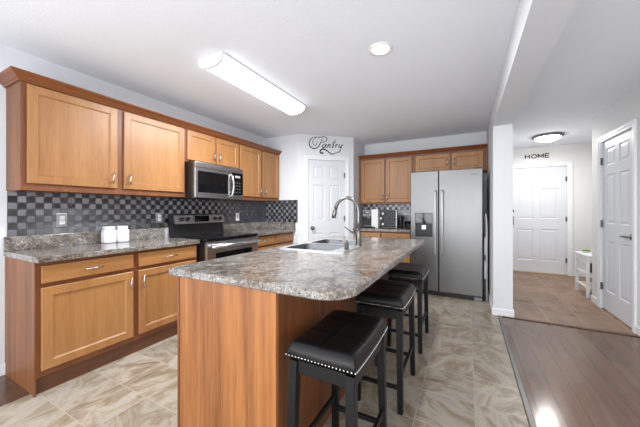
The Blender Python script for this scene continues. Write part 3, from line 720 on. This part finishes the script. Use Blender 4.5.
# folded step stool kept in the gap between fridge and wall
sp = thing('folding_step_stool', 'slim white folded step stool stored between the fridge and the wall', 'stool', (0.225, 4.45, 0))
for (y, lean) in ((4.34, 0), (4.62, 0)):
    bm = B(); tube(bm, [(0.232, y, 0.01), (0.232, y, 1.0), (0.225, y+0.02, 1.16)], 0.011, 10); obj('leg', bm, M_WHITEP, sp, True, world=True)
for z in (0.30, 0.62):
    bm = B(); box(bm, 0.205, 0.222, 4.33, 4.63, z, z+0.24, .004); obj('step', bm, M_WHITEP, sp, world=True)
bm = B(); tube(bm, [(0.225, 4.36, 1.16), (0.225, 4.64, 1.16)], 0.011, 10); obj('top_rail', bm, M_WHITEP, sp, True, world=True)
for y in (4.40, 4.56):
    bm = B(); tube(bm, [(0.206, y, 0.01), (0.206, y, 0.9)], 0.008, 8); obj('leg', bm, M_GREY, sp, True, world=True)

# ================================================================== STOOLS
def make_stool(loc, label):
    s = thing('bar_stool', label, 'stool', loc, 0, 'black leather bar stools at the island')
    hx, hy = 0.150, 0.226          # half seat
    bm = B(); nx, ny = 32, 44; top = []; 
    def H(u, v):
        q = (1-abs(u)**8)*(1-abs(v)**10)
        z = 0.646+0.040*max(q, 0)**0.34+0.010*(v*v)-0.004
        for g in (u, v-0.34, v+0.34): z -= 0.005*math.exp(-(g/0.03)**2)*max(q, 0)**0.5
        return z
    def XY(u, v):
        r = 1-0.02*(abs(u*v)**3)
        return u*hx*r, v*hy*r
    grid = [[bm.verts.new((*XY(-1+2*i/nx, -1+2*j/ny), H(-1+2*i/nx, -1+2*j/ny))) for j in range(ny+1)] for i in range(nx+1)]
    for i in range(nx):
        for j in range(ny): bm.faces.new((grid[i][j], grid[i+1][j], grid[i+1][j+1], grid[i][j+1]))
    per = [grid[i][0] for i in range(nx+1)]+[grid[nx][j] for j in range(1, ny+1)]+[grid[i][ny] for i in range(nx-1, -1, -1)]+[grid[0][j] for j in range(ny-1, 0, -1)]
    sk_ = lambda x, y: 0.610+0.010*((y/hy)**2)*(1 if abs(x) > hx*0.98 else 1)
    p2 = [bm.verts.new((v.co.x*1.015, v.co.y*1.01, (v.co.z+sk_(v.co.x, v.co.y))/2)) for v in per]
    p3 = [bm.verts.new((v.co.x*0.99, v.co.y*0.99, sk_(v.co.x, v.co.y))) for v in per]
    n = len(per)
    for a, b_ in ((per, p2), (p2, p3)):
        for k in range(n): bm.faces.new((a[k], a[(k+1) % n], b_[(k+1) % n], b_[k]))
    bm.faces.new(p3)
    seat = obj('seat', bm, M_LEATH, s, True)
    # studs
    bm = B(); pts = []
    N1, N2 = 21, 31
    for k in range(N1):
        u = -1+2*k/(N1-1)
        for sy in (-1, 1): pts.append((u*hx, sy*hy*1.0, 0, sy))
    for k in range(1, N2-1):
        v = -1+2*k/(N2-1)
        for sx in (-1, 1): pts.append((sx*hx*1.0, v*hy, sx, 0))
    for x, y, nx_, ny_ in pts:
        M = Matrix.Translation((x+nx_*0.001, y+ny_*0.001, sk_(x, y)+0.010))
        bmesh.ops.create_icosphere(bm, subdivisions=1, radius=0.0046, matrix=M)
    o = obj('nailhead_trim', bm, M_CHROME, seat, True, label='silver nailheads along the seat edge'); o['kind'] = 'stuff'
    # apron
    bm = B(); z0, z1 = 0.555, 0.609
    box(bm, -hx+0.025, hx-0.025, -hy+0.016, -hy+0.034, z0, z1, .002); box(bm, -hx+0.025, hx-0.025, hy-0.034, hy-0.016, z0, z1, .002)
    box(bm, -hx+0.012, -hx+0.030, -hy+0.03, hy-0.03, z0, z1, .002); box(bm, hx-0.030, hx-0.012, -hy+0.03, hy-0.03, z0, z1, .002)
    obj('apron', bm, M_BWOOD, s)
    def leg_c(sx, sy, z):
        t = 1-z/0.609
        return sx*(hx-0.026+0.010*t), sy*(hy-0.026+0.022*t)
    for sx in (-1, 1):
        for sy in (-1, 1):
            bm = B(); lo = []
            for z in (0, 0.3, 0.608):
                x, y = leg_c(sx, sy, z); w = 0.0155+0.0035*z/0.587
                lo.append([(x-w, y-w, z), (x+w, y-w, z), (x+w, y+w, z), (x-w, y+w, z)])
            loft(bm, lo); bmesh.ops.bevel(bm, geom=[e for e in bm.edges if abs(e.verts[0].co.z-e.verts[1].co.z) > .1], offset=.002, segments=1, affect='EDGES')
            obj('leg', bm, M_BWOOD, s)
    for z, ax in ((0.215, 'y'), (0.145, 'x')):
        for sg in (-1, 1):
            bm = B()
            if ax == 'y':
                x, y = leg_c(sg, 1, z); box(bm, x-0.009, x+0.009, -y+0.012, y-0.012, z-0.012, z+0.012, .002)
            else:
                x, y = leg_c(1, sg, z); box(bm, -x+0.012, x-0.012, y-0.009, y+0.009, z-0.012, z+0.012, .002)
            obj('stretcher', bm, M_BWOOD, s)
    return s
def copy_tree(o, parent=None):
    c_ = o.copy(); COL.objects.link(c_)
    if parent: c_.parent = parent
    for ch in list(o.children): copy_tree(ch, c_)
    return c_
s1 = make_stool((-0.505, 1.178, 0), 'black leather bar stool with nailhead trim, nearest the camera at the island corner')
s2 = copy_tree(s1); s2.location = (-0.488, 1.935, 0); s2['label'] = 'middle black leather bar stool of the row along the island'
s3 = copy_tree(s1); s3.location = (-0.486, 2.735, 0); s3['label'] = 'farthest black leather bar stool, closest to the fridge'

# ================================================================== LIGHTS
lf = thing('ceiling_light', 'long white fluorescent wraparound light on the kitchen ceiling', 'light', (-1.80, 2.185, CH))
Lh, hw = 0.63, 0.132
def halfell(y, w, d, n=14): return [(w*math.cos(PI*k/n), y, -0.012-d*math.sin(PI*k/n)**0.8) for k in range(n+1)]
bm = B(); box(bm, -hw-0.008, hw+0.008, -Lh, Lh, -0.016, -0.0005, .002); obj('pan', bm, M_WHITEP, lf)
bm = B(); loft(bm, [halfell(y, hw, 0.075) for y in (-Lh+0.02, Lh-0.02)]); obj('diffuser', bm, M_TUBE, lf, False)
for y0, y1 in ((-Lh, -Lh+0.02), (Lh-0.02, Lh)):
    bm = B(); loft(bm, [halfell(y, hw+0.004, 0.082) for y in (y0, y1)]); obj('end_cap', bm, M_GREY if False else M_WHITEP, lf)
al = area('fluorescent_lamp', (0, 0, -0.089), (0, 0, 0), 0.10, 1.1, 38, (0.95, 0.98, 1.0)); al.parent = lf
rc = thing('recessed_light', 'round white recessed ceiling light over the island', 'light', (-0.58, 2.09, CH))
bm = B(); lathe(bm, [(0.062, -0.001), (0.092, -0.001), (0.090, -0.007), (0.070, -0.010), (0.062, -0.004)], (0, 0, 0), 32); obj('trim_ring', bm, M_WHITEP, rc, True)
bm = B(); lathe(bm, [(0.063, -0.001), (0.060, -0.006), (0.03, -0.013), (0, -0.015)], (0, 0, 0), 24); obj('bulb', bm, M_CAN, rc, True)
al = area('recessed_lamp', (0, 0, -0.017), (0, 0, 0), 0.10, 0.10, 11, (1, 0.98, 0.95)); al.data.shape = 'DISK'; al.parent = rc
hd = thing('dome_light', 'round flush dome light with nickel rim on the foyer ceiling', 'light', (1.17, 5.80, CH))
bm = B(); lathe(bm, [(0, -0.0005), (0.205, -0.0005), (0.215, -0.012), (0.205, -0.030), (0.165, -0.036)], (0, 0, 0), 40); obj('rim', bm, M_NICK, hd, True)
bm = B(); lathe(bm, [(0.168, -0.034), (0.155, -0.058), (0.115, -0.082), (0.06, -0.096), (0.012, -0.100), (0, -0.101)], (0, 0, 0), 40); obj('glass_bowl', bm, M_DOME, hd, True)
bm = B(); lathe(bm, [(0, -0.1), (0.010, -0.102), (0.010, -0.110), (0, -0.116)], (0, 0, 0), 14); obj('finial', bm, M_NICK, hd, True)

al = area('dome_lamp', (0, 0, -0.118), (0, 0, 0), 0.05, 0.05, 13, (1, 0.97, 0.93)); al.data.shape = 'DISK'; al.parent = hd
# ================================================================== SMALL THINGS
def outlet(x, y, z, rotz, label, metal=True, switch=False):
    o = thing('wall_switch' if switch else 'power_outlet', label, 'switch' if switch else 'outlet', (x, y, z), rotz)
    bm = B(); box(bm, -0.036, 0.036, -0.005, 0, -0.058, 0.058, .002, 2); obj('cover_plate', bm, M_CHROME if metal else M_WHITEP, o)
    if switch:
        bm = B(); box(bm, -0.012, 0.012, -0.012, -0.004, -0.02, 0.02, .002); obj('toggle', bm, M_WHITEP, o)
    else:
        for s in (-0.02, 0.02):
            bm = B(); box(bm, -0.017, 0.017, -0.0085, -0.004, s-0.016, s+0.016, .003, 2); r = obj('receptacle', bm, M_WHITEP, o)
            bm = B()
            for q in (-0.006, 0.006): box(bm, q-0.001, q+0.001, -0.0088, -0.008, s-0.004, s+0.006)
            obj('slots', bm, M_INK, r)
    return o
outlet(XL+0.0082, 1.082, 1.135, LR, 'steel-plated outlet on the mosaic left of the canisters')
outlet(XL+0.0082, 1.925, 1.135, LR, 'steel-plated outlet on the mosaic just left of the stove')
outlet(XL+0.0082, 3.125, 1.118, LR, 'white outlet on the mosaic right of the stove', False)
outlet(2.05, YE-0.001, 1.24, 0, 'white light switch on the foyer wall right of the front door', False, True)

def text_mesh(name, txt, size, parent, mat, loc, rot, depth=0.0004):
    cu = bpy.data.curves.new(name, 'FONT'); cu.body = txt; cu.size = size; cu.extrude = depth; cu.align_x = 'CENTER'; cu.align_y = 'CENTER'; cu.resolution_u = 2
    t = bpy.data.objects.new('tmp', cu); COL.objects.link(t)
    dg = bpy.context.evaluated_depsgraph_get(); me = bpy.data.meshes.new_from_object(t.evaluated_get(dg)); bpy.data.objects.remove(t)
    me.materials.clear(); me.materials.append(mat)
    o = bpy.data.objects.new(name, me); COL.objects.link(o); o.parent = parent; o.location = loc; o.rotation_euler = rot
    return o
def canister(y, x, label, txt):
    r = thing('canister', label, 'canister', (x, y, 0.9150), LR, 'white ceramic canisters')
    def sq(h, z, p=4.0, n=32):
        out = []
        for k in range(n):
            a = 2*PI*k/n; c_, s_ = math.cos(a), math.sin(a); m = (abs(c_)**p+abs(s_)**p)**(-1/p)
            out.append((h*c_*m, h*s_*m, z))
        return out
    bm = B(); loft(bm, [sq(h, z) for h, z in ((0.046, 0), (0.050, 0.004), (0.051, 0.02), (0.051, 0.105), (0.047, 0.117), (0.040, 0.124))]); bd = obj('jar', bm, M_CERAM, r, True)
    bm = B(); loft(bm, [sq(h, z) for h, z in ((0.038, 0.1245), (0.043, 0.128), (0.043, 0.146), (0.039, 0.151))]); obj('lid', bm, M_CERAM, r, True)
    text_mesh('lettering', txt, 0.026, bd, M_LABEL, (0.012, -0.0518, 0.082), (PI/2, 0, 0))
    return r
canister(1.395, -2.955, 'left white ceramic canister on the counter below the mosaic', 'SUG')
canister(1.502, -2.945, 'right white ceramic canister on the counter, lettered TEA', 'TEA')

# coffee corner
z0 = 0.9145
cm = thing('coffee_maker', 'black and white single-serve coffee maker on the counter by the pantry corner', 'coffee maker', (-1.47, 4.75, z0))
bm = B(); box(bm, -0.16, 0.10, -0.13, 0.13, 0, 0.03, .006, 2); obj('base', bm, M_BLACK, cm)
bm = B(); box(bm, -0.16, 0.06, 0.02, 0.13, 0.03, 0.30, .006, 2); obj('rear_housing', bm, M_BLACK, cm)
bm = B(); box(bm, 0.03, 0.145, -0.13, 0.13, 0.0, 0.315, .008, 2); obj('water_tank', bm, M_WHITEP, cm)
bm = B(); box(bm, -0.13, 0.03, -0.12, 0.06, 0.19, 0.31, .012, 3); hdn = obj('brew_head', bm, M_GREY, cm)
bm = B(); tube(bm, [(-0.11, -0.125, 0.25), (-0.08, -0.15, 0.265), (-0.02, -0.15, 0.265), (0.01, -0.125, 0.25)], 0.008, 10); obj('handle', bm, M_CHROME, hdn, True)
bm = B(); lathe(bm, [(0, 0), (0.028, 0), (0.024, -0.03), (0, -0.03)], (-0.05, -0.03, 0.19), 18); obj('spout', bm, M_WHITEP, cm, True)
bm = B(); box(bm, -0.13, 0.02, -0.125, -0.02, 0.03, 0.042, .002); obj('drip_tray', bm, M_NICK, cm)
pr = thing('pod_rack', 'black wire grid pod rack holding a few white coffee pods', 'rack', (-1.185, 4.75, z0))
bm = B(); box(bm, -0.135, 0.135, -0.02, 0.08, 0, 0.012, .002); box(bm, -0.135, 0.135, 0.072, 0.08, 0.012, 0.30); obj('back_plate', bm, M_BLACK, pr)
bm = B()
for k in range(8): x = -0.13+k*0.26/7; tube(bm, [(x, -0.02, 0.01), (x, -0.02, 0.30)], 0.0035, 6)
for k in range(8): z = 0.012+k*0.288/7; tube(bm, [(-0.133, -0.022, z), (0.133, -0.022, z)], 0.0035, 6)
for k in range(8):
    z = 0.012+k*0.288/7
    for x in (-0.13, 0.13): tube(bm, [(x, -0.02, z), (x, 0.075, z)], 0.0035, 6)
obj('wire_grid', bm, M_GREY, pr)
bm = B(); box(bm, 0.136, 0.146, -0.028, 0.082, 0, 0.305, .002); obj('side_frame', bm, M_CHROME, pr, label='silver side frame')
for q, (px, pz_) in enumerate(((-0.075, 0.245), (-0.112, 0.16), (-0.075, 0.065))):
    bm = B(); lathe(bm, [(0, 0), (0.017, 0), (0.020, 0.004), (0.018, 0.03), (0.018, 0.04), (0, 0.04)], (0, 0, 0), 18, Matrix.Rotation(-PI/2, 4, 'X'))
    o = obj('coffee_pod', bm, M_WHITEP, None, True); o.location = (-1.185+px, 4.682, z0+pz_)
    tag(o, ('highest', 'middle', 'lowest')[q]+' white coffee pod in the black pod rack', 'coffee pod', 'pods in the rack')
tb = thing('travel_mug', 'black insulated travel mug between the pod rack and fridge', 'mug', (-0.985, 4.80, z0))
bm = B(); lathe(bm, [(0, 0), (0.034, 0), (0.037, 0.01), (0.042, 0.16), (0.042, 0.18), (0, 0.18)], (0, 0, 0), 24); obj('cup', bm, M_BLACK, tb, True)
bm = B(); lathe(bm, [(0, 0.181), (0.044, 0.181), (0.044, 0.20), (0.03, 0.215), (0, 0.215)], (0, 0, 0), 24); obj('lid', bm, M_DGREY, tb, True)
gl = plain('clear_glass', (0.9, 0.95, 0.97, 1), 0.05, 0); gl.node_tree.nodes['Principled BSDF'].inputs['Transmission Weight'].default_value = 1.0
bm = B(); lathe(bm, [(0, 0.004), (0.05, 0.004), (0.062, 0.03), (0.062, 0.12), (0.058, 0.12), (0.058, 0.03), (0.046, 0.010), (0, 0.010)], (0, 0, 0), 28)
o = obj('glass_jar', bm, gl, None, True); o.location = (-0.86, 4.82, z0-0.003); tag(o, 'clear glass jar on the counter right beside the fridge', 'jar')

# foyer table, quarter round front, against the closet return wall
ft = thing('side_table', 'small white half-round side table with shelf in the foyer corner', 'table', (1.80, 5.40, 0))
def halfround(bm, x0, x1, y0, y1, z0, z1, n=20):
    cx = (x0+x1)/2; lo = []
    pts = [(cx+(x1-x0)/2*math.cos(PI*k/n), y0+(y1-y0)*math.sin(PI*k/n)**0.75) for k in range(n+1)]
    loft(bm, [[(x, y, z) for x, y in pts] for z in (z0, z1)])
TXa, TXb, TYa, TYb = 1.445, 2.15, 5.13, 5.77
bm = B(); box(bm, 1.46, 2.15, TYa, 5.62, 0.565, 0.59, .004, 2)
lo = []
obj('table_top', bm, M_WHITEP, ft, world=True)
bm = B(); box(bm, 1.47, 2.14, TYa+0.02, 5.58, 0.50, 0.564); obj('apron', bm, M_WHITEP, ft, world=True)
bm = B(); box(bm, 1.47, 2.14, TYa+0.02, 5.58, 0.13, 0.15, .003); obj('shelf', bm, M_WHITEP, ft, world=True)
bm = B(); box(bm, 1.47, 2.14, TYa+0.02, 5.58, 0.33, 0.345, .003); obj('shelf', bm, M_WHITEP, ft, world=True)
for x in (1.465, 2.115):
    for y in (TYa+0.01, 5.575):
        bm = B(); box(bm, x, x+0.034, y, y+0.034, 0, 0.564, .003); obj('leg', bm, M_WHITEP, ft, world=True)
# things on it
pl = thing('succulent_pot', 'small green succulent in a white dish on the foyer table', 'plant', (1.56, 5.50, 0.5905))
bm = B(); lathe(bm, [(0, 0), (0.03, 0), (0.05, 0.018), (0.046, 0.02), (0, 0.016)], (0, 0, 0), 20); obj('dish', bm, M_CERAM, pl, True)
bm = B()
for k in range(14):
    a = k*2.4; r_ = 0.012+0.0022*k; bmesh.ops.create_icosphere(bm, subdivisions=1, radius=0.018, matrix=Matrix.Translation((r_*math.cos(a), r_*math.sin(a), 0.034-0.0006*k)) @ Matrix.Rotation(a, 4, 'Z') @ Matrix.Diagonal((1.3, 0.6, 0.7, 1)))
obj('leaves', bm, M_LEAF, pl, True)
bm = B(); lathe(bm, [(0, 0), (0.035, 0), (0.045, 0.04), (0.03, 0.09), (0.018, 0.12), (0.022, 0.14), (0.016, 0.135), (0, 0.12)], (0, 0, 0), 24)
o = obj('vase', bm, M_CERAM, None, True); o.location = (1.63, 5.40, 0.5905); tag(o, 'small white vase on the foyer table behind the succulent', 'vase')
bm = B(); box(bm, -0.10, 0.10, -0.075, 0.075, 0, 0.11, .006)
o = obj('storage_box', bm, M_DGREY); o.location = (1.62, 5.30, 0.3455); tag(o, 'dark grey box on the middle shelf of the foyer table', 'box')

# HOME letters over the front door
LET = {'H': [[(0, 0), (0, 1)], [(0.8, 0), (0.8, 1)], [(0, 0.5), (0.8, 0.5)]],
       'O': [[(0.5+0.5*math.cos(2*PI*k/20), 0.5+0.45*math.sin(2*PI*k/20)) for k in range(21)]],
       'M': [[(0, 0), (0, 1)], [(0, 1), (0.5, 0.2)], [(0.5, 0.2), (1.0, 1)], [(1.0, 1), (1.0, 0)]],
       'E': [[(0, 0), (0, 1)], [(0, 0), (0.75, 0)], [(0, 0.5), (0.65, 0.5)], [(0, 1), (0.75, 1)]]}
def ribbon(bm, pts, w, t):
    """flat ribbon in the x-z plane, thickness t towards -y; w number or per point"""
    n = len(pts); ws = w if isinstance(w, (list, tuple)) else [w]*n
    loops = []
    for i, p in enumerate(pts):
        a = pts[max(i-1, 0)]; b_ = pts[min(i+1, n-1)]
        dx, dz = b_[0]-a[0], b_[1]-a[1]; L_ = math.hypot(dx, dz) or 1; nx_, nz_ = -dz/L_*ws[i]/2, dx/L_*ws[i]/2
        loops.append([(p[0]+nx_, 0, p[1]+nz_), (p[0]-nx_, 0, p[1]-nz_), (p[0]-nx_, -t, p[1]-nz_), (p[0]+nx_, -t, p[1]+nz_)])
    loft(bm, loops)
xx = 1.015
for ch, adv in (('H', 0.098), ('O', 0.104), ('M', 0.108), ('E', 0.08)):
    bm = B()
    for s_ in LET[ch]: ribbon(bm, [(p[0]*0.078, p[1]*0.075) for p in s_], 0.017, 0.006)
    o = obj('letter', bm, M_INK); o.location = (xx, YE-0.0005, 2.225); xx += adv
    tag(o, 'black letter %s of the word HOME above the front door' % ch, 'letter', 'HOME letters above the front door')
bm = B(); box(bm, 0, 0.33, -0.004, 0, 0, 0.030, .001)
o = obj('wall_plaque', bm, M_WHITEP); o.location = (1.02, YE-0.0005, 2.155); tag(o, 'thin white strip plaque under the HOME letters', 'plaque')

# Pantry script
S = [([(0.414, 2.4), (0.395, 2.352), (0.361, 2.286), (0.328, 2.243), (0.276, 2.219), (0.217, 2.236), (0.188, 2.288), (0.197, 2.345), (0.243, 2.395), (0.315, 2.413)], 9), ([(0.377, 2.42), (0.302, 2.399), (0.253, 2.353), (0.251, 2.298), (0.285, 2.271), (0.314, 2.306), (0.319, 2.347)], 5), ([(0.332, 2.389), (0.401, 2.420), (0.468, 2.416), (0.488, 2.384), (0.455, 2.345), (0.388, 2.326)], 7), ([(0.471, 2.303), (0.43, 2.298), (0.406, 2.256), (0.425, 2.241), (0.457, 2.268), (0.481, 2.306), (0.468, 2.26), (0.489, 2.248)], 9), ([(0.516, 2.306), (0.497, 2.248)], 10), ([(0.501, 2.266), (0.53, 2.304), (0.545, 2.297), (0.532, 2.255), (0.554, 2.256)], 8), ([(0.633, 2.383), (0.6, 2.303), (0.581, 2.258), (0.603, 2.254)], 10), ([(0.568, 2.329), (0.641, 2.342)], 4), ([(0.652, 2.314), (0.633, 2.256)], 10), ([(0.638, 2.283), (0.663, 2.312), (0.685, 2.308)], 7), ([(0.71, 2.317), (0.695, 2.275), (0.718, 2.266), (0.748, 2.309)], 9), ([(0.768, 2.326), (0.735, 2.25), (0.707, 2.196), (0.671, 2.175), (0.603, 2.155)], 8), ([(0.391, 2.152), (0.422, 2.143), (0.406, 2.163), (0.38, 2.151), (0.372, 2.187), (0.412, 2.217), (0.468, 2.21), (0.524, 2.169), (0.576, 2.144), (0.63, 2.159)], 12)]
def smooth_pts(p, n=5):
    out = []
    for i in range(len(p)-1):
        p0, p1, p2, p3 = p[max(i-1, 0)], p[i], p[i+1], p[min(i+2, len(p)-1)]
        for k in range(n):
            t = k/n
            out.append(tuple(0.5*((2*p1[a])+(-p0[a]+p2[a])*t+(2*p0[a]-5*p1[a]+4*p2[a]-p3[a])*t*t+(-p0[a]+3*p1[a]-3*p2[a]+p3[a])*t**3) for a in (0, 1)))
    out.append(p[-1]); return out
bm = B()
for p, w in S:
    q = smooth_pts(p); m = len(q)
    ribbon(bm, q, [w*0.0019*(0.45+0.55*math.sin(PI*k/(m-1))) for k in range(m)], 0.0015)
o = obj('wall_lettering', bm, M_INK); o.location = PA+Vector((math.sin(pang), -math.cos(pang), 0))*0.0008; o.rotation_euler = (0, 0, pang)
tag(o, 'black script lettering reading Pantry above the pantry door', 'lettering')
